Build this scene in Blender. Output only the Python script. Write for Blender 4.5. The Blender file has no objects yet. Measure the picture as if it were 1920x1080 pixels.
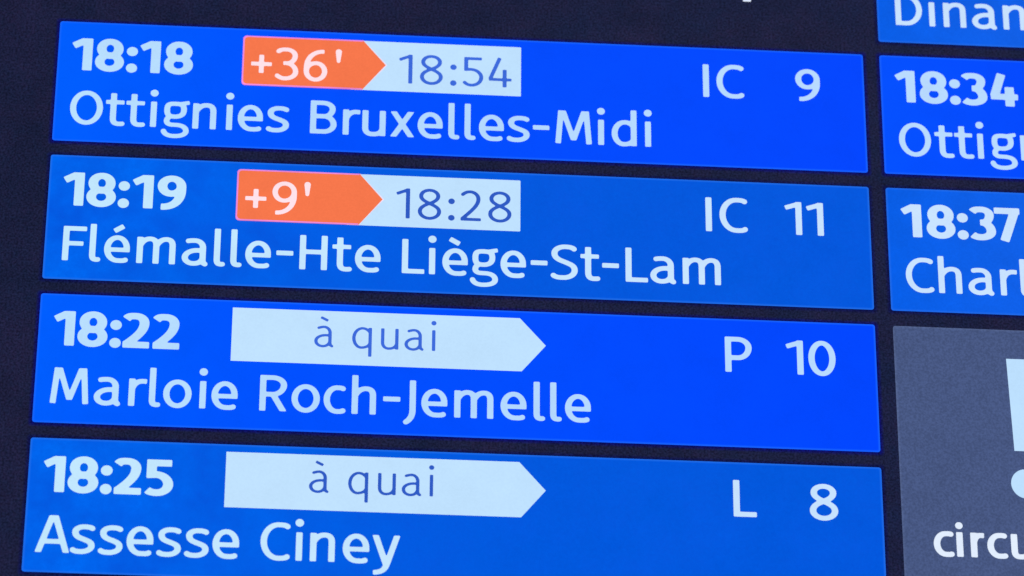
import bpy, math
import numpy as np
from mathutils import Matrix, Vector
from mathutils.geometry import delaunay_2d_cdt

sc = bpy.context.scene
COL = sc.collection

# ---------------------------------------------------------------- camera
ZTOP = 3.0                                     # height of the top edge of the first row
cam_d = bpy.data.cameras.new("camera")
cam = bpy.data.objects.new("camera", cam_d); COL.objects.link(cam)
cam_d.sensor_width = 36.0
cam_d.lens = 36.0 * 7386.95 / 1920.0
cam_d.clip_start, cam_d.clip_end = 0.05, 200.0
R = ((0.99752150, -0.03791071, -0.05927590),
     (-0.07020371, -0.47971366, -0.87461205),
     (0.00472171, 0.87660572, -0.48118617))
m = Matrix(R).to_4x4(); m.translation = Vector((0.14042859, -2.07198467, ZTOP - 1.31578497))
cam.matrix_world = m
cam_d.dof.use_dof = True
cam_d.dof.focus_distance = 2.36
cam_d.dof.aperture_fstop = 8.0
sc.camera = cam

# ---------------------------------------------------------------- world, lamp, view
w = bpy.data.worlds.new("World"); sc.world = w; w.use_nodes = True
w.node_tree.nodes["Background"].inputs[0].default_value = (0.30, 0.33, 0.45, 1)
w.node_tree.nodes["Background"].inputs[1].default_value = 0.01
ld = bpy.data.lights.new("added_haze_lamp", 'AREA'); ld.shape = 'RECTANGLE'  # unseen lamp, added for a faint haze on the glass
ld.size, ld.size_y, ld.energy, ld.color = 1.2, 0.3, 2.5, (1.0, 0.93, 0.86)
lo = bpy.data.objects.new("added_haze_lamp", ld); COL.objects.link(lo)
lo.location = (0.9, -2.4, 4.6); lo.rotation_euler = (math.radians(55), 0, 0)
sc.view_settings.view_transform = 'Standard'; sc.view_settings.look = 'None'
sc.view_settings.exposure = 0; sc.view_settings.gamma = 1

# ---------------------------------------------------------------- materials
def lin(c):
    return tuple(((v / 255) / 12.92 if v / 255 <= .04045 else ((v / 255 + .055) / 1.055) ** 2.4) for v in c) + (1,)

def screen_mat(name, stops, grain=.06, patch=.05, tint=None, spec=.07, edge=None, axis_span=(0.0, 0.5)):
    """lit screen surface: emission with the panel's uneven backlight (stops left to right),
    fine grain and slightly blotchy patches, under a dull glass front"""
    M = bpy.data.materials.new(name); M.use_nodes = True
    nt = M.node_tree; N = nt.nodes; L = nt.links
    p = N["Principled BSDF"]
    p.inputs['Base Color'].default_value = (.004, .004, .005, 1)
    p.inputs['Roughness'].default_value = .38
    p.inputs['Specular IOR Level'].default_value = spec
    tc = N.new('ShaderNodeTexCoord')
    sx = N.new('ShaderNodeSeparateXYZ'); L.new(tc.outputs['Object'], sx.inputs[0])
    mr = N.new('ShaderNodeMapRange'); L.new(sx.outputs['X'], mr.inputs['Value'])
    mr.inputs['From Min'].default_value, mr.inputs['From Max'].default_value = axis_span
    cr = N.new('ShaderNodeValToRGB'); L.new(mr.outputs['Result'], cr.inputs['Fac'])
    e = cr.color_ramp.elements
    while len(e) < len(stops): e.new(.5)
    for i, (pos, c) in enumerate(stops):
        e[i].position = pos; e[i].color = lin(c)
    def noise(scale, detail, rough=.6):
        n = N.new('ShaderNodeTexNoise'); n.inputs['Scale'].default_value = scale
        n.inputs['Detail'].default_value = detail; n.inputs['Roughness'].default_value = rough
        L.new(tc.outputs['Object'], n.inputs['Vector']); return n
    g = noise(760, 1, .6); b = noise(38, 3)
    def scaled(n, amp):
        r = N.new('ShaderNodeMapRange'); L.new(n.outputs['Fac'], r.inputs['Value'])
        r.inputs['From Min'].default_value, r.inputs['From Max'].default_value = .32, .68
        r.inputs['To Min'].default_value, r.inputs['To Max'].default_value = 1 - amp, 1 + amp
        return r
    m1 = N.new('ShaderNodeMath'); m1.operation = 'MULTIPLY'
    L.new(scaled(g, grain).outputs[0], m1.inputs[0]); L.new(scaled(b, patch).outputs[0], m1.inputs[1])
    col = cr.outputs['Color']
    if tint:                                   # blotches of another hue
        mx = N.new('ShaderNodeMix'); mx.data_type = 'RGBA'
        t = noise(24, 3, .7); r = N.new('ShaderNodeMapRange'); L.new(t.outputs['Fac'], r.inputs['Value'])
        r.inputs['From Min'].default_value, r.inputs['From Max'].default_value = .35, .65
        L.new(r.outputs[0], mx.inputs['Factor'])
        mx2 = N.new('ShaderNodeMix'); mx2.data_type = 'RGBA'
        t2 = noise(330, 2, .8); r2 = N.new('ShaderNodeMapRange'); L.new(t2.outputs['Fac'], r2.inputs['Value'])
        r2.inputs['From Min'].default_value, r2.inputs['From Max'].default_value = .3, .7
        L.new(r2.outputs[0], mx2.inputs['Factor'])
        L.new(col, mx.inputs['A']); mx.inputs['B'].default_value = lin(tint[0])
        L.new(mx.outputs['Result'], mx2.inputs['A']); mx2.inputs['B'].default_value = lin(tint[1])
        add = N.new('ShaderNodeMix'); add.data_type = 'RGBA'; add.inputs['Factor'].default_value = .5
        L.new(mx.outputs['Result'], add.inputs['A']); L.new(mx2.outputs['Result'], add.inputs['B'])
        col = add.outputs['Result']
    if edge:                                   # sharpening halo painted in: brighter / darker line along a border, fading away
        at = N.new('ShaderNodeAttribute'); at.attribute_name = 'edge'
        me = N.new('ShaderNodeMix'); me.data_type = 'RGBA'
        L.new(at.outputs['Fac'], me.inputs['Factor']); L.new(col, me.inputs['A']); me.inputs['B'].default_value = lin(edge)
        col = me.outputs['Result']
    L.new(col, p.inputs['Emission Color']); L.new(m1.outputs[0], p.inputs['Emission Strength'])
    return M

def plain(name, col, rough=.5, metal=0):
    M = bpy.data.materials.new(name); M.use_nodes = True
    nt = M.node_tree; p = nt.nodes["Principled BSDF"]
    p.inputs['Roughness'].default_value = rough; p.inputs['Metallic'].default_value = metal
    n = nt.nodes.new('ShaderNodeTexNoise'); n.inputs['Scale'].default_value = 60
    r = nt.nodes.new('ShaderNodeValToRGB'); nt.links.new(n.outputs['Fac'], r.inputs['Fac'])
    r.color_ramp.elements[0].color = tuple(v * .8 for v in col) + (1,)
    r.color_ramp.elements[1].color = tuple(v * 1.15 for v in col) + (1,)
    nt.links.new(r.outputs['Color'], p.inputs['Base Color'])
    return M

DARK = [(0, (25, 28, 55)), (.3, (24, 28, 57)), (1, (24, 30, 62))]
DTINT = ((34, 31, 61), (19, 34, 62))
M_dark = screen_mat("unlit_screen", DARK, .42, .12, tint=DTINT, axis_span=(-.1, .6))
M_haloA = screen_mat("painted_dark_halo_bright_row", DARK, .42, .12, tint=DTINT, axis_span=(-.1, .6), edge=(3, 4, 104))  # edge colour paints the dark side of the sharpening halo
M_haloB = screen_mat("painted_dark_halo_mid_row", DARK, .42, .12, tint=DTINT, axis_span=(-.1, .6), edge=(6, 12, 78))
M_blueA = screen_mat("bright_blue_row", [(0, (0, 94, 255)), (.3, (0, 80, 255)), (1, (0, 70, 255))], .015, .03, edge=(26, 104, 255))
M_blueB = screen_mat("mid_blue_row", [(0, (0, 110, 250)), (.28, (0, 98, 235)), (.6, (0, 86, 218)), (1, (0, 84, 216))], .02, .02,
                     tint=((4, 87, 223), (0, 93, 228)), edge=(34, 112, 236))
M_blueC = screen_mat("bright_blue_row_right", [(0, (0, 80, 255)), (1, (0, 72, 255))], .015, .03, axis_span=(.51, .62), edge=(26, 100, 255))
M_blueD = screen_mat("mid_blue_row_right", [(0, (4, 94, 232)), (1, (16, 96, 232))], .035, .06, axis_span=(.51, .62), edge=(34, 108, 234))
M_grey = screen_mat("grey_notice", [(0, (70, 86, 128)), (1, (71, 87, 130))], .15, .04, edge=(84, 100, 142))
M_textA = screen_mat("text_white_on_bright_blue", [(0, (186, 224, 255)), (.35, (178, 216, 255)), (1, (184, 218, 255))], .02, .03)
M_textB = screen_mat("text_white_on_mid_blue", [(0, (194, 232, 255)), (1, (200, 226, 255))], .02, .03)
M_textW = screen_mat("text_white_on_grey", [(0, (226, 238, 255)), (1, (226, 238, 255))], .02, .03)
M_tag = screen_mat("white_tag", [(0, (194, 227, 255)), (1, (189, 224, 255))], .015, .02)
M_orange = screen_mat("orange_tag", [(.4, (246, 119, 76)), (.8, (245, 113, 73))], .025, .03)
M_delay = screen_mat("text_on_orange", [(0, (255, 226, 236)), (1, (255, 226, 232))], .02, .03)
M_tagtxtA = screen_mat("blue_text_on_white", [(0, (60, 106, 220)), (1, (60, 106, 220))], .04, .05)
M_tagtxtB = screen_mat("dark_blue_text_on_white", [(0, (46, 90, 196)), (1, (46, 90, 196))], .04, .05)
M_rimO = screen_mat("orange_tag_edge", [(0, (236, 140, 226)), (1, (242, 136, 190))], .04, .1)
M_rimW = screen_mat("tag_point_edge", [(0, (236, 226, 250)), (1, (236, 226, 250))], .04, .1)
M_case = plain("black_powder_coated_metal", (.02, .02, .022), .45)
M_bezel = plain("black_bezel_plastic", (.012, .012, .013), .35)

# ---------------------------------------------------------------- lettering
# every character is drawn as pen strokes in a 689-unit capital height; the strokes are merged on
# a grid, their corners eased, and the outline is triangulated into one flat sheet of print
def bez(tok):
    """tokens: ('M',x,y) ('L',x,y) ('C',x1,y1,x2,y2,x,y) ('h',x,y) ('v',x,y): quarter curves that leave
    horizontally / vertically"""
    P = []; cur = None
    for t in tok:
        k = t[0]; a = t[1:]
        if k == 'M': cur = a; P.append(a)
        elif k == 'L':
            n = 10
            P += [(cur[0] + (a[0] - cur[0]) * i / n, cur[1] + (a[1] - cur[1]) * i / n) for i in range(1, n + 1)]; cur = a
        else:
            x, y = a[-2:]; s = .5523
            if k == 'h': c = (cur[0] + (x - cur[0]) * s, cur[1], x, y + (cur[1] - y) * s)
            elif k == 'v': c = (cur[0], cur[1] + (y - cur[1]) * s, x + (cur[0] - x) * s, y)
            else: c = a[:4]
            for i in range(1, 17):
                u = i / 16; q = 1 - u
                P.append((q**3 * cur[0] + 3*q*q*u * c[0] + 3*q*u*u * c[2] + u**3 * x,
                          q**3 * cur[1] + 3*q*q*u * c[1] + 3*q*u*u * c[3] + u**3 * y))
            cur = (x, y)
    return np.array(P, float)

CAP, XH = 689, 527
def draw(ch, W, w, t, bold=False):
    a, b = w / 2, t / 2; top, xt, bot = CAP + 12 - b, XH + 12 - b, -12 + b
    S = []; D = []                    # strokes (points, clip_low, clip_high, scale) and dots
    def st(*tok, lo=-999, hi=999, k=1.0): S.append((bez(tok), lo, hi, k))
    def dot(x, y, r): D.append((x, y, r))
    def ring(cx, cy, rx, ry):
        st(('M', cx - rx, cy), ('v', cx, cy + ry), ('h', cx + rx, cy), ('v', cx, cy - ry), ('h', cx - rx, cy))
    def arches(*xs):
        for x0, x1 in zip(xs, xs[1:]):
            g = x1 - x0
            st(('M', x0, 350), ('C', x0 + .10 * g, 425, x0 + .32 * g, xt, x0 + .60 * g, xt),
               ('C', x1 - .12 * g, xt, x1, 450, x1, 360), ('L', x1, 0))
    if ch in 'O0': ring(W / 2, 344, W / 2 - a, 356 - b)
    elif ch == 'o': ring(W / 2, 263, W / 2 - a, 275 - b)
    elif ch == 'C':
        st(('M', W - 30, 603), ('C', W * .87, 655, W * .75, top, W * .60, top), ('h', a, 344), ('v', W * .60, bot),
           ('C', W * .76, bot, W * .88, 35, W - 28, 88))
    elif ch == 'c':
        st(('M', W - 30, 456), ('C', W * .85, 492, W * .74, xt, W * .60, xt), ('h', a, 263), ('v', W * .60, bot),
           ('C', W * .75, bot, W * .86, 35, W - 28, 74))
    elif ch in 'nmhr':
        st(('M', a, 0), ('L', a, 750 if ch == 'h' else XH))
        if ch in 'nh': arches(a, W - a)
        elif ch == 'm': arches(a, W / 2, W - a)
        else: st(('M', a, 320), ('C', a + 24, 420, W * .46, XH - b, W * .76, XH - b), ('L', W, XH - b - 4))
    elif ch == 'u':
        xs = W - a
        st(('M', a, XH), ('L', a, 170), ('C', a, 70, W * .26, bot, W * .44, bot), ('C', W * .66, bot, xs - 25, 55, xs, 150))
        st(('M', xs, XH), ('L', xs, 0))
    elif ch == 'i': st(('M', W / 2, 0), ('L', W / 2, XH)); dot(W / 2, 668 if w > 120 else 705, W / 2 - (10 if w > 120 else 0))
    elif ch == 'l': st(('M', a, 750), ('L', a, 140), ('C', a, 60, a + 22, bot + 4, a + 84, bot + 4), ('L', W, bot + 12))
    elif ch == 't':
        x = W * .41
        st(('M', x, 668), ('L', x, 160), ('C', x, 65, x + 35, bot, x + 105, bot), ('C', W * .8, bot, W * .9, bot, W, bot + 12))
        st(('M', 0, XH - b), ('L', W - 4, XH - b), k=.92)
    elif ch == 'e' or ch in 'EW':
        st(('M', W - a, 206), ('L', W - a, 280), ('v', W / 2 + 4, xt), ('h', a, 263), ('v', W * .54, bot),
           ('C', W * .70, bot, W * .83, 28, W - 48, 72))
        st(('M', a, 250), ('L', W - a, 250), k=.95)
        if ch == 'E': st(('M', 165, 622), ('L', 325, 728))
        if ch == 'W': st(('M', 130, 728), ('L', 300, 628))
    elif ch in 'aA' and ch == 'a' or ch == 'Q':
        x = W * .815
        st(('M', W * .17, 474), ('C', W * .3, 492, W * .4, xt, W * .5, xt), ('h', x, 358), ('L', x, 120),
           ('C', x, 62, x + 12, 40, W - 12, 18))
        st(('M', x, 298), ('L', W * .60, 298), ('h', a, 150), ('v', W * .44, bot), ('C', W * .62, bot, x - 25, 60, x, 140))
        if ch == 'Q': st(('M', W * .32, 752), ('L', W * .70, 668))
    elif ch in 'dq':
        x = W - a
        st(('M', x, 400), ('C', x - 40, 470, W * .66, xt, W * .53, xt), ('h', a, 258), ('v', W * .47, bot),
           ('C', W * .66, bot, x - 20, 62, x, 140))
        st(('M', x, 0), ('L', x, 750)) if ch == 'd' else st(('M', x, -205), ('L', x, XH))
    elif ch == 'p':
        st(('M', a, 400), ('C', a + 40, 470, W * .34, xt, W * .47, xt), ('h', W - a, 258), ('v', W * .53, bot),
           ('C', W * .34, bot, a + 20, 62, a, 140))
        st(('M', a, -205), ('L', a, XH))
    elif ch == 's':
        l, r = a + W * .04, W - a
        st(('M', W * .93, 448), ('C', W * .84, 488, W * .70, xt, W * .54, xt), ('h', l, 398),
           ('C', l, 310, W * .36, 288, W * .53, 262), ('C', W * .78, 222, r, 205, r, 142),
           ('v', W * .44, bot), ('C', W * .3, bot, W * .14, 34, W * .05, 84))
    elif ch == 'S':
        l, r = a + W * .02, W - a
        st(('M', W * .91, 592), ('C', W * .82, 652, W * .68, top, W * .53, top), ('h', l, 520),
           ('C', l, 410, W * .36, 380, W * .53, 346), ('C', W * .80, 292, r, 268, r, 182),
           ('v', W * .46, bot), ('C', W * .32, bot, W * .15, 30, W * .05, 96))
    elif ch == 'g':
        st(('M', 238, 545 - b), ('C', 360, 545 - b, 400, 478, 400, 512 - 140), ('C', 400, 270, 330, 185 + b, 238, 185 + b),
           ('C', 130, 185 + b, 46 + a, 270, 46 + a, 366), ('C', 46 + a, 478, 130, 545 - b, 238, 545 - b), k=.96)
        st(('M', 238, 540 - b), ('C', 330, 530 - b, 400, 520, W - 6, 530), k=.86)
        st(('M', 165, 232), ('C', 70, 185, 75, 62, 200, 62), ('L', 285, 60), ('C', 385, 55, W - 50, 10, W - 50, -62),
           ('C', W - 50, -140, 345, -172, 240, -172), ('C', 120, -172, 62, -130, 46, -48), k=.93)
    elif ch == 'y':
        st(('M', 40, XH + 60), ('L', W * .515, -20), lo=-40, hi=XH, k=.98)
        st(('M', W - 32, XH + 60), ('L', W * .565, 20), ('C', W * .48, -120, W * .36, -160, 30, -168), hi=XH, k=.96)
    elif ch == 'x':
        st(('M', 20, XH + 60), ('L', W - 20, -60), lo=0, hi=XH, k=.96)
        st(('M', W - 28, XH + 60), ('L', 20, -60), lo=0, hi=XH, k=.96)
    elif ch in 'DBPRFHLIJ':
        if ch != 'J': st(('M', a, 0), ('L', a, CAP))
        if ch == 'D': st(('M', a, CAP - b), ('L', W * .40, CAP - b), ('h', W - a, 344), ('v', W * .40, b), ('L', a, b))
        if ch == 'B':
            st(('M', a, CAP - b), ('L', W * .48, CAP - b), ('h', W - a - 24, 520), ('v', W * .52, 364), ('L', a, 364))
            st(('M', W * .4, 364), ('L', W * .52, 364), ('h', W - a, 196), ('v', W * .5, b), ('L', a, b))
        if ch == 'P': st(('M', a, CAP - b), ('L', W * .48, CAP - b), ('h', W - a, 482), ('v', W * .48, 280), ('L', a, 280))
        if ch == 'R':
            st(('M', a, CAP - b), ('L', W * .46, CAP - b), ('h', W - a - 10, 502), ('v', W * .46, 320), ('L', a, 320))
            st(('M', W * .45, 345), ('L', W - 40, -40), lo=0)
        if ch == 'F': st(('M', a, CAP - b), ('L', W, CAP - b)); st(('M', a, 345), ('L', W - 48, 345), k=.96)
        if ch == 'H': st(('M', W - a, 0), ('L', W - a, CAP)); st(('M', a, 356), ('L', W - a, 356))
        if ch == 'L': st(('M', a, b), ('L', W, b))
        if ch == 'J': st(('M', W - a, CAP), ('L', W - a, 110), ('C', W - a, -20, W - a - 60, -90, 34, -136))
    elif ch == 'A':
        st(('M', 38, -40), ('L', W / 2 - 10, CAP + 40), lo=0, hi=CAP, k=.98)
        st(('M', W - 38, -40), ('L', W / 2 + 10, CAP + 40), lo=0, hi=CAP, k=.98)
        st(('M', W * .24, 205), ('L', W * .76, 205), k=.96)
    elif ch == 'M':
        for s in (0, 1):
            f = (lambda x: W - x) if s else (lambda x: x)
            st(('M', f(52), 0), ('L', f(104), CAP), k=.94)
            st(('M', f(128), CAP + 40), ('L', f(W / 2 + 4), 65), lo=72, hi=CAP, k=.90)
    elif ch == '-': st(('M', 0, 312), ('L', W, 312), k=1.03)
    elif ch == '+': st(('M', 0, 324), ('L', W, 324), k=1.0); st(('M', W / 2, 126), ('L', W / 2, 522), k=.92)
    elif ch == "'":
        for i in range(9):
            y = 446 + i * 26; D.append((W / 2, y, 34 + i * 3))
    elif ch == ':': dot(W / 2, W / 2 - 12, W / 2); dot(W / 2, (445 if bold else 432), W / 2)
    elif ch == '1':
        st(('M', W - a, 0), ('L', W - a, CAP))
        if bold: st(('M', W - a + 30, 690), ('L', 36, 522), hi=CAP, k=.98)
        else: st(('M', W - a + 20, CAP - b + 12), ('L', 20, 560), hi=CAP, k=.98)
    elif ch == '8' and bold:
        ring(W / 2 + 2, 484, 152, 217 - b); ring(W / 2, 199, W / 2 - a, 211 - b)
    elif ch == '8':
        u0, u1 = a + W * .045, W - a - W * .045; cx = W / 2; m = 362 if not bold else 358
        st(('M', cx, top), ('h', u0, 528), ('C', u0, 440, W * .36, 400, cx, m), ('C', W * .68, 318, W - a, 275, W - a, 182),
           ('v', cx, bot), ('h', a, 178), ('C', a, 270, W * .30, 325, cx, m), ('C', W * .66, 398, u1, 445, u1, 532), ('v', cx, top))
    elif ch == '2':
        r = W - a - W * .03
        st(('M', W * (.12 if bold else .08), 586 if not bold else 574), ('C', W * .22, 645, W * .33, top, W * .47, top),
           ('h', r, 505), ('C', r, 385, W * .66, 270, a * .75, b + 2))
        st(('M', W * .02, b), ('L', W, b))
    elif ch == '3':
        r = W - a
        st(('M', W * (.13 if bold else .08), 578 if bold else 596), ('C', W * .22, 640 if bold else 665, W * .34, top, W * .47, top), ('h', r - W * .04, 525),
           ('v', W * .5, 362), ('L', W * (.41 if bold else .34), 362), k=.94 if bold else 1)
        st(('M', W * (.42 if bold else .36), 362), ('L', W * .46, 362), ('h', r, 180), ('v', W * .43, bot),
           ('C', W * .30, bot, W * .20, bot + 12, W * (.11 if bold else .05), 104))
    elif ch == '4':
        y = 180 if not bold else 205
        st(('M', W * (.49 if not bold else .44), 700), ('L', W * (.07 if not bold else .15), y + 4), k=.98)
        st(('M', W * .02, y), ('L', W, y)); st(('M', W * .70, 0), ('L', W * .70, 420))
    elif ch == '5':
        x = W * .06 + a; y = 398 if not bold else 400
        st(('M', x - a, CAP - b), ('L', W * .93, CAP - b))
        st(('M', x, CAP), ('L', x, y - b))
        st(('M', x - a + 4, y - 10), ('L', W * .38, y), ('h', W - a, 212), ('v', W * .43, bot), ('C', W * .29, bot, W * .18, bot + 14, W * (.10 if bold else .05), 100))
    elif ch == '7':
        st(('M', 0, CAP - b), ('L', W, CAP - b)); st(('M', W - a * .95, CAP - b * .6), ('L', W * .36, -10))
    elif ch in '69':
        ring_ = ('M', a, 215), ('v', W * .52, 430 - b), ('h', W - a, 208), ('v', W / 2, bot), ('h', a, 215)
        tail = ('M', W * .86, 642), ('C', W * .46, 655, a, 520, a, 290), ('L', a, 200)
        for T in (ring_, tail):
            p = bez(T)
            if ch == '9': p = np.array([W, CAP]) - p
            S.append((p, -999, 999, 1.0))
    return S, D

STEP, SIG = 6.0, 10.0
_glyphs = {}
def glyph(ch, W, w, t, bold=False):
    key = (ch, W, w, t, bold)
    if key in _glyphs: return _glyphs[key]
    S, D = draw(ch, W, w, t, bold)
    xs = np.arange(-70, W + 70, STEP); ys = np.arange(-280, 840, STEP)
    X, Y = np.meshgrid(xs, ys); F = np.full(X.shape, -60.0)
    for P, lo, hi, k in S:
        soft = [False, False]                             # slanting ends are rounded, upright ones cut square
        straight = np.abs((P - P[0])[:, 0] * (P[-1] - P[0])[1] - (P - P[0])[:, 1] * (P[-1] - P[0])[0]).max() < 50
        if np.hypot(*(P[0] - P[-1])) >= 1 and lo < -900 and hi > 900 and not bold and not straight:
            for e in (0, 1):
                Q = P if e == 0 else P[::-1]
                u0 = (Q[1] - Q[0]) / max(np.hypot(*(Q[1] - Q[0])), 1e-6)
                if min(abs(u0)) > .17:
                    soft[e] = True
                    back = .62 * (w * u0[1] ** 2 + t * u0[0] ** 2) / 2 * k
                    while len(Q) > 3 and np.hypot(*(Q[1] - Q[0])) < back:
                        back -= np.hypot(*(Q[1] - Q[0])); Q = Q[1:]
                    Q = Q.copy(); v = Q[1] - Q[0]; Q[0] = Q[0] + v / max(np.hypot(*v), 1e-6) * back
                    P = Q if e == 0 else Q[::-1]
        d0 = P[1:] - P[:-1]; ln = np.hypot(*d0.T); keep = ln > .5
        A = P[:-1][keep]; d = d0[keep]; ln = ln[keep]; u = d / ln[:, None]
        hw = (w * u[:, 1] ** 2 + t * u[:, 0] ** 2) / 2 * k
        G = np.full(X.shape, -60.0)
        for (ax, ay), (ux, uy), l, h in zip(A, u, ln, hw):
            s = np.clip((X - ax) * ux + (Y - ay) * uy, 0, l)
            G = np.maximum(G, h - np.hypot(X - ax - s * ux, Y - ay - s * uy))
        closed = np.hypot(*(P[0] - P[-1])) < 1
        if not closed:                                    # square pen ends
            for (px, py), (ux, uy), h, sf in ((P[0], -u[0], hw[0], soft[0]), (P[-1], u[-1], hw[-1], soft[1])):
                if sf: continue
                s = (X - px) * ux + (Y - py) * uy
                near = np.hypot(X - px, Y - py) < h * 1.5
                G = np.where(near, np.minimum(G, -s), G)
        G = np.minimum(G, np.minimum(Y - lo, hi - Y))
        F = np.maximum(F, G)
    for x, y, r in D: F = np.maximum(F, r - np.hypot(X - x, Y - y))
    F = np.clip(F, -22, 22)
    n = int(3 * SIG / STEP); kx = np.exp(-.5 * (np.arange(-n, n + 1) * STEP / SIG) ** 2); kx /= kx.sum()
    for ax in (0, 1):
        F = np.apply_along_axis(lambda v: np.convolve(np.pad(v, n, mode='edge'), kx, 'valid'), ax, F)
    # marching squares
    inside = F > 0; verts = {}; V = []; E = []
    def vert(i0, j0, i1, j1):
        k = (i0, j0, i1, j1)
        if k not in verts:
            f0, f1 = F[i0, j0], F[i1, j1]; s = f0 / (f0 - f1)
            verts[k] = len(V)
            V.append((xs[j0] + (xs[j1] - xs[j0]) * s, ys[i0] + (ys[i1] - ys[i0]) * s))
        return verts[k]
    c = inside.astype(int); code = c[:-1, :-1] + 2 * c[:-1, 1:] + 4 * c[1:, 1:] + 8 * c[1:, :-1]
    for i, j in zip(*np.nonzero((code > 0) & (code < 15))):
        k = code[i, j]
        eb, er, et, el = (i, j, i, j + 1), (i, j + 1, i + 1, j + 1), (i + 1, j, i + 1, j + 1), (i, j, i + 1, j)
        segs = {1: [(el, eb)], 2: [(eb, er)], 3: [(el, er)], 4: [(er, et)], 5: [(el, eb), (er, et)], 6: [(eb, et)], 7: [(el, et)],
                8: [(et, el)], 9: [(et, eb)], 10: [(eb, er), (et, el)], 11: [(et, er)], 12: [(er, el)], 13: [(er, eb)], 14: [(eb, el)]}[k]
        for p, q in segs: E.append((vert(*p), vert(*q)))
    vo, _, fo, *_ = delaunay_2d_cdt([Vector(v) for v in V], E, [], 0, .01)
    vo = np.array([tuple(v) for v in vo]); T = []
    for f in fo:
        cx, cy = vo[list(f)].mean(0)
        gx, gy = (cx - xs[0]) / STEP, (cy - ys[0]) / STEP; i, j = int(gy), int(gx)
        if not (0 <= i < F.shape[0] - 1 and 0 <= j < F.shape[1] - 1): continue
        fx, fy = gx - j, gy - i
        if (F[i, j] * (1-fx) + F[i, j+1] * fx) * (1-fy) + (F[i+1, j] * (1-fx) + F[i+1, j+1] * fx) * fy > 0: T.append(tuple(f))
    _glyphs[key] = (vo, T)
    return _glyphs[key]

# ink widths of each character for the four cuts
MED = dict(O=583, C=500, c=384, t=333, i=145, g=502, n=419, e=449, s=405, B=474, r=308, u=418, x=437, l=184, M=662, d=452,
           F=409, E=449, m=677, a=448, H=486, L=396, W=449, S=475, o=487, R=476, h=419, J=225, A=574, y=479, D=498, I=122,
           P=468, p=452)
MED.update({'-': 297, '0': 473, '1': 311, '8': 485, '9': 445, '+': 383, '3': 428, '6': 436, "'": 134})
BOLD = {'1': 374, '2': 466, '3': 472, '4': 508, '5': 484, '7': 460, '8': 514, '9': 500, ':': 198}
NEW = {'1': 287, '2': 416, '4': 470, '5': 415, '8': 465, ':': 132}
QUAI = dict(Q=430, q=440, u=394, a=430, i=116)
CIRC = dict(c=402, i=170, r=272, u=400)
CUTS = {'med': (MED, 108, 91, False, .03425), 'bold': (BOLD, 168, 128, True, .0345, .972), 'new': (NEW, 82, 68, False, .0305),
        'quai': (QUAI, 76, 62, False, .0266), 'circ': (CIRC, 128, 108, False, .0301), 'delay': (MED, 98, 84, False, .0334),
        'type': (MED, 110, 93, False, .0345), 'num': (MED, 110, 93, False, .0347, .965), 'head': (MED, 150, 110, False, .0345)}

PITCH = 0.19181 * 0.5
ROWH = 0.89391 * PITCH
WID = 0.5
def world(bx, by, n=0.0): return (bx, -n, ZTOP + by)

def mesh_obj(name, verts, faces, mat, parent, label=None):
    me = bpy.data.meshes.new(name); me.from_pydata(verts, [], faces); me.materials.append(mat); me.update()
    o = bpy.data.objects.new(name, me); COL.objects.link(o)
    if parent:
        o.parent = parent
        if parent.type == 'EMPTY': o.matrix_parent_inverse = Matrix.Translation(parent.location).inverted()
    if label: o['label'] = label
    return o

def sheet(name, pts, n, mat, parent, label=None):
    """a flat lit area of the screen, outline pts (board metres) counter-clockwise"""
    o = mesh_obj(name, [world(x, y, n) for x, y in pts], [tuple(range(len(pts)))], mat, parent, label)
    return o

def text(name, cut, items, row_y, mat, parent, n=.0011, label=None):
    """items: (character, centre x of its ink in board metres); row_y: baseline"""
    widths, w, t, bold, S, sy = (CUTS[cut] + (1.0,))[:6]; S /= 1000
    V, T = [], []
    for ch, cx in items:
        W = widths[ch]; gv, gt = glyph(ch, W, w, t, bold); o = len(V)
        x0 = cx - W / 2 * S
        V += [world(x0 + x * S, row_y + y * S * sy, n) for x, y in gv]
        T += [tuple(o + i for i in f) for f in gt]
    return mesh_obj(name, V, T, mat, parent, label)

def rounded(x0, y0, x1, y1, r, seg=5):
    pts = []
    for cx, cy, a0 in ((x1 - r, y1 - r, 0), (x0 + r, y1 - r, 90), (x0 + r, y0 + r, 180), (x1 - r, y0 + r, 270)):
        for i in range(seg + 1):
            a = math.radians(a0 + 90 * i / seg); pts.append((cx + r * math.cos(a), cy + r * math.sin(a)))
    return pts

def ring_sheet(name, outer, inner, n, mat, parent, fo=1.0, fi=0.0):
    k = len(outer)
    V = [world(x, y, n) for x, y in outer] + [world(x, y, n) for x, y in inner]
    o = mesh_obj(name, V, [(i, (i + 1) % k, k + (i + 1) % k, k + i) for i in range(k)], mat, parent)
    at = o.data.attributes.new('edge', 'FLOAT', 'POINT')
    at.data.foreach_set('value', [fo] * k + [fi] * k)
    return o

# ---------------------------------------------------------------- the display
disp = bpy.data.objects.new("departure_display", None); COL.objects.link(disp)
disp.location = (.5, 0, ZTOP - .515)
disp['label'] = "large dark station departure screen with blue train rows seen from below"
disp['category'] = "departure board"

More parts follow.
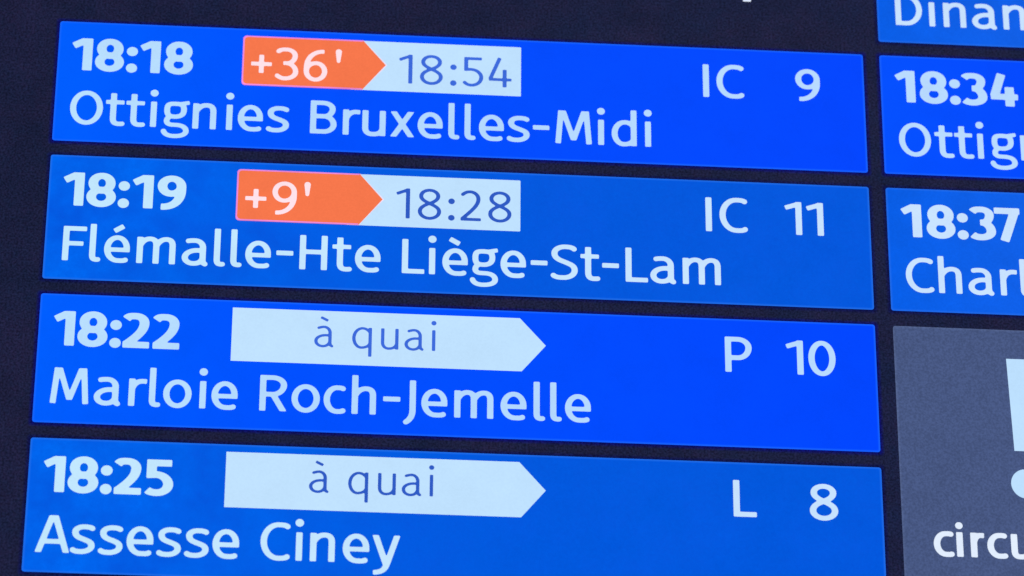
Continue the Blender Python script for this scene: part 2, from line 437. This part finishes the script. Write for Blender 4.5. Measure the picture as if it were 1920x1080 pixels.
X0, X1 = -.045, 1.055            # lit area of the monitor (two columns of rows)
Y0, Y1 = -.515, .115
def box(x0, y0, x1, y1, n0, n1):
    v = [world(x, y, n) for n in (n0, n1) for x, y in ((x0, y0), (x1, y0), (x1, y1), (x0, y1))]
    f = [(0, 3, 2, 1), (4, 5, 6, 7), (0, 1, 5, 4), (1, 2, 6, 5), (2, 3, 7, 6), (3, 0, 4, 7)]
    return v, f
v, f = box(X0 - .028, Y0 - .028, X1 + .028, Y1 + .028, -.09, -.004)
hs = mesh_obj("housing", v, f, M_case, disp)
bv = hs.modifiers.new("bevel", 'BEVEL'); bv.width = .004; bv.segments = 2
fr = ((X0 - .03, Y0 - .03, X1 + .03, Y0), (X0 - .03, Y1, X1 + .03, Y1 + .03), (X0 - .03, Y0, X0, Y1), (X1, Y0, X1 + .03, Y1))
V, F = [], []
for q in fr:
    v, f = box(*q, -.003, .008); F += [tuple(i + len(V) for i in g) for g in f]; V += v
mesh_obj("bezel", V, F, M_bezel, disp)
mesh_obj("screen", *box(X0, Y0, X1, Y1, -.003, 0.0), M_dark, disp)

def row_panel(name, x0, x1, ytop, ybot, mat, line, label, gap=.0015):
    p = disp
    r = .0016
    o = sheet(name, rounded(x0, ybot, x1, ytop, r), .0004, mat, p, label)
    ring_sheet("painted_bright_halo", rounded(x0, ybot, x1, ytop, r), rounded(x0 + gap, ybot + gap, x1 - gap, ytop - gap, r * .5), .0006, mat, o)  # bright side of the sharpening halo, painted inside the row's border
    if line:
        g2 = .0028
        ring_sheet("painted_dark_halo", rounded(x0 - g2, ybot - g2, x1 + g2, ytop + g2, r * 1.5), rounded(x0, ybot, x1, ytop, r), .0002, line, o, 0.0, 1.0)  # dark side of the sharpening halo, painted on the screen around the row
    return o

ROWS = {}
spec = [
 (0, 0, "departure_row", M_blueA, M_haloA, "bright blue row of the 18:18 train with a +36' delay tag"),
 (0, 1, "departure_row", M_blueB, M_haloB, "blue row of the 18:19 train with a +9' delay tag"),
 (0, 2, "departure_row", M_blueA, M_haloA, "bright blue row of the 18:22 train standing at the platform"),
 (0, 3, "departure_row", M_blueB, M_haloB, "blue row of the 18:25 train standing at the platform"),
 (1, -1, "departure_row", M_blueD, M_haloB, "blue row at top right, cut off by the photo's edges"),
 (1, 0, "departure_row", M_blueC, M_haloA, "bright blue row of the 18:34 train in the right column"),
 (1, 1, "departure_row", M_blueD, M_haloB, "blue row of the 18:37 train in the right column"),
]
XC2 = 1.02094 * WID
for c, r, nm, mt, ln, lb in spec:
    x0 = XC2 if c else 0.0
    ROWS[(c, r)] = row_panel(nm, x0, x0 + WID, -r * PITCH, -r * PITCH - ROWH, mt, ln, lb)
notice = row_panel("notice_panel", XC2 + .0005, XC2 + WID, -2.004 * PITCH, -4.90 * PITCH, M_grey, None,
                   "grey notice panel with a large white exclamation mark")

# tags --------------------------------------------------------------------
TL, TK, TT = .2272 * WID, .5713 * WID, .6025 * WID
def ty(r, k): return (-(r + k)) * PITCH
DT = []
for r in (0, 1):
    P = ROWS[(0, r)]; yt, yb, ym = ty(r, .056), ty(r, .4285), ty(r, .236)
    sheet("new_time_tag", rounded(.36 * WID, yb, TK, yt, .0006), .0008, M_tag, P)
    kx, tx, rr = .3752 * WID, .4036 * WID, .0022
    x0 = TL - .0003
    def pent(g, k=kx, t=tx):
        pts = []
        for cx, cy, a0 in ((x0 + g + rr, yt - g - rr, 90), (x0 + g + rr, yb + g + rr, 180)):
            for i in range(5):
                a = math.radians(a0 + 90 * i / 4); pts.append((cx + rr * math.cos(a), cy + rr * math.sin(a)))
        return pts + [(k - g * .4, yb + g), (t - g * 1.3, ym), (k - g * .4, yt - g)]
    tg = sheet("delay_tag", pent(0), .0010, M_orange, P)
    DT.append((P, yt, yb, ym))
    # thin edge lines of the tag: pink along the blue, pale along the white
    o, i = pent(0), pent(.0009); n = len(o)
    ob = [world(x, y, .0013) for x, y in o] + [world(x, y, .0013) for x, y in i]
    fp = [(k, k + 1, n + k + 1, n + k) for k in range(n - 3)] + [(n - 1, 0, n, 2 * n - 1)]
    mesh_obj("tag_edge", ob, fp, M_rimO, P)
    o2, i2 = pent(-.0007), pent(0)
    ob2 = [world(x, min(max(y, yb), yt), .0012) for x, y in o2[-3:]] + [world(x, y, .0012) for x, y in i2[-3:]]
    mesh_obj("tag_point_line", ob2, [(0, 1, 4, 3), (1, 2, 5, 4)], M_rimW, P)
for r in (2, 3):
    P = ROWS[(0, r)]; yt, yb, ym = ty(r, .051), ty(r, .4245), ty(r, .239)
    sheet("platform_tag", [(TL + .0005, yt), (TL + .0005, yb), (TK + .0012, yb), (TT, ym), (TK, yt)], .0008, M_tag, P)

# writing -------------------------------------------------------------------
TEXT = [
 ('destination_text', 'med', 0, 0, 0.77, 'M_textA', 0.0012, [('O', 0.01961), ('t', 0.03698), ('t', 0.04943), ('i', 0.06055), ('g', 0.07389), ('n', 0.09163), ('i', 0.10683), ('e', 0.11966), ('s', 0.13647), ('B', 0.1644), ('r', 0.18157), ('u', 0.19536), ('x', 0.21279), ('e', 0.22987), ('l', 0.2442), ('l', 0.25416), ('e', 0.26756), ('s', 0.28418), ('-', 0.29819), ('M', 0.31822), ('i', 0.33519), ('d', 0.34948), ('i', 0.36423)]),
 ('time_text', 'bold', 0, 0, 0.368, 'M_textA', 0.0012, [('1', 0.01464), ('8', 0.03177), (':', 0.04547), ('1', 0.0564), ('8', 0.07416)]),
 ('train_type_text', 'type', 0, 0, 0.377, 'M_textA', 0.0012, [('I', 0.40106), ('C', 0.41605)]),
 ('platform_number_text', 'num', 0, 0, 0.379, 'M_textA', 0.0012, [('9', 0.46449)]),
 ('destination_text', 'med', 0, 1, 1.7635, 'M_textB', 0.0012, [('F', 0.0178), ('l', 0.03001), ('E', 0.04331), ('m', 0.0667), ('a', 0.08984), ('l', 0.10446), ('l', 0.11442), ('e', 0.12778), ('-', 0.1438), ('H', 0.16101), ('t', 0.17798), ('e', 0.19369), ('L', 0.22105), ('i', 0.23247), ('W', 0.24631), ('g', 0.2637), ('e', 0.28143), ('-', 0.29708), ('S', 0.31232), ('t', 0.32781), ('-', 0.34037), ('L', 0.35623), ('a', 0.3721), ('m', 0.39572)]),
 ('time_text', 'bold', 0, 1, 1.3679999999999999, 'M_textB', 0.0012, [('1', 0.01497), ('8', 0.03189), (':', 0.04544), ('1', 0.05665), ('9', 0.07419)]),
 ('train_type_text', 'type', 0, 1, 1.375, 'M_textB', 0.0012, [('I', 0.40091), ('C', 0.41596)]),
 ('platform_number_text', 'num', 0, 1, 1.377, 'M_textB', 0.0012, [('1', 0.45248), ('1', 0.46577)]),
 ('destination_text', 'med', 0, 2, 2.7635, 'M_textA', 0.0012, [('M', 0.02071), ('a', 0.04264), ('r', 0.06045), ('l', 0.07035), ('o', 0.08381), ('i', 0.09868), ('e', 0.11149), ('R', 0.14024), ('o', 0.15924), ('c', 0.17638), ('h', 0.19353), ('-', 0.20995), ('J', 0.22035), ('e', 0.23517), ('m', 0.25853), ('e', 0.28203), ('l', 0.29706), ('l', 0.30693), ('e', 0.32027)]),
 ('time_text', 'bold', 0, 2, 2.363, 'M_textA', 0.0012, [('1', 0.01493), ('8', 0.03199), (':', 0.04552), ('2', 0.05762), ('2', 0.0754)]),
 ('train_type_text', 'type', 0, 2, 2.376, 'M_textA', 0.0012, [('P', 0.41674)]),
 ('platform_number_text', 'num', 0, 2, 2.378, 'M_textA', 0.0012, [('1', 0.45042), ('0', 0.46705)]),
 ('destination_text', 'med', 0, 3, 3.766, 'M_textB', 0.0012, [('A', 0.01659), ('s', 0.03391), ('s', 0.04993), ('e', 0.06666), ('s', 0.08341), ('s', 0.09936), ('e', 0.11604), ('C', 0.14454), ('i', 0.15827), ('n', 0.17179), ('e', 0.19119), ('y', 0.20847)]),
 ('time_text', 'bold', 0, 3, 3.364, 'M_textB', 0.0012, [('1', 0.01481), ('8', 0.03187), (':', 0.04521), ('2', 0.05759), ('5', 0.07569)]),
 ('train_type_text', 'type', 0, 3, 3.371, 'M_textB', 0.0012, [('L', 0.41835)]),
 ('platform_number_text', 'num', 0, 3, 3.374, 'M_textB', 0.0012, [('8', 0.46493)]),
 ('delay_text', 'delay', 0, 0, 0.38, 'M_delay', 0.0015, [('+', 0.12509), ('3', 0.14077), ('6', 0.15848), ("'", 0.17255)]),
 ('new_time_text', 'new', 0, 0, 0.368, 'M_tagtxtA', 0.0012, [('1', 0.21397), ('8', 0.23011), (':', 0.24372), ('5', 0.25591), ('4', 0.27263)]),
 ('delay_text', 'delay', 0, 1, 1.38, 'M_delay', 0.0015, [('+', 0.12505), ('9', 0.14237), ("'", 0.15608)]),
 ('new_time_text', 'new', 0, 1, 1.3679999999999999, 'M_tagtxtB', 0.0012, [('1', 0.21406), ('8', 0.23036), (':', 0.24368), ('2', 0.25532), ('8', 0.27312)]),
 ('platform_tag_text', 'quai', 0, 2, 2.307, 'M_tagtxtA', 0.0012, [('Q', 0.16885), ('q', 0.1915), ('u', 0.208), ('a', 0.22252), ('i', 0.23419)]),
 ('platform_tag_text', 'quai', 0, 3, 3.307, 'M_tagtxtB', 0.0012, [('Q', 0.16857), ('q', 0.19147), ('u', 0.20822), ('a', 0.22262), ('i', 0.23423)]),
 ('destination_text', 'med', 1, 0, 0.759, 'M_textA', 0.0012, [('O', 0.53026), ('t', 0.54824), ('t', 0.56057), ('i', 0.57103), ('g', 0.58509), ('n', 0.60326)]),
 ('destination_text', 'med', 1, 1, 1.759, 'M_textB', 0.0012, [('C', 0.52888), ('h', 0.54739), ('a', 0.56609), ('r', 0.58338), ('l', 0.59359)]),
 ('destination_text', 'med', 1, -1, -0.237, 'M_textB', 0.0012, [('D', 0.5304), ('i', 0.54512), ('n', 0.55954), ('a', 0.57824), ('n', 0.59758)]),
 ('time_text', 'bold', 1, 0, 0.355, 'M_textA', 0.0012, [('1', 0.5256), ('8', 0.54361), (':', 0.557), ('3', 0.56917), ('4', 0.58783)]),
 ('time_text', 'bold', 1, 1, 1.36, 'M_textB', 0.0012, [('1', 0.52528), ('8', 0.54352), (':', 0.55702), ('3', 0.56928), ('7', 0.58472)]),
 ('notice_text', 'circ', 1, 9, 3.59, 'M_textW', 0.0012, [('c', 0.53502), ('i', 0.54438), ('r', 0.55489), ('c', 0.56667), ('u', 0.58076)]),
 ('heading_text', 'head', 0, 8, -0.44574485167613787, 'M_textW', 0.0008, [('p', 0.4332)]),
]
for nm, cut, c, r, base, mt, lay, items in TEXT:
    par = notice if r == 9 else (disp if r == 8 else ROWS[(c, r)])
    text(nm, cut, items, -base * PITCH, globals()[mt], par, n=lay)

# big exclamation mark on the notice
ex = 1.1722 * WID
yt, yb = -2.2104 * PITCH, -2.8538 * PITCH
sheet("exclamation_mark", [(ex - .0100 + .0042, yb), (ex + .0058, yb), (ex + .0085, yt), (ex - .0074, yt)], .0009, M_tag, notice)
cy = -3.079 * PITCH
sheet("exclamation_dot", [(ex + .0090 * math.cos(a * math.pi / 20), cy + .0096 * math.sin(a * math.pi / 20)) for a in range(40)],
      .0009, M_tag, notice)
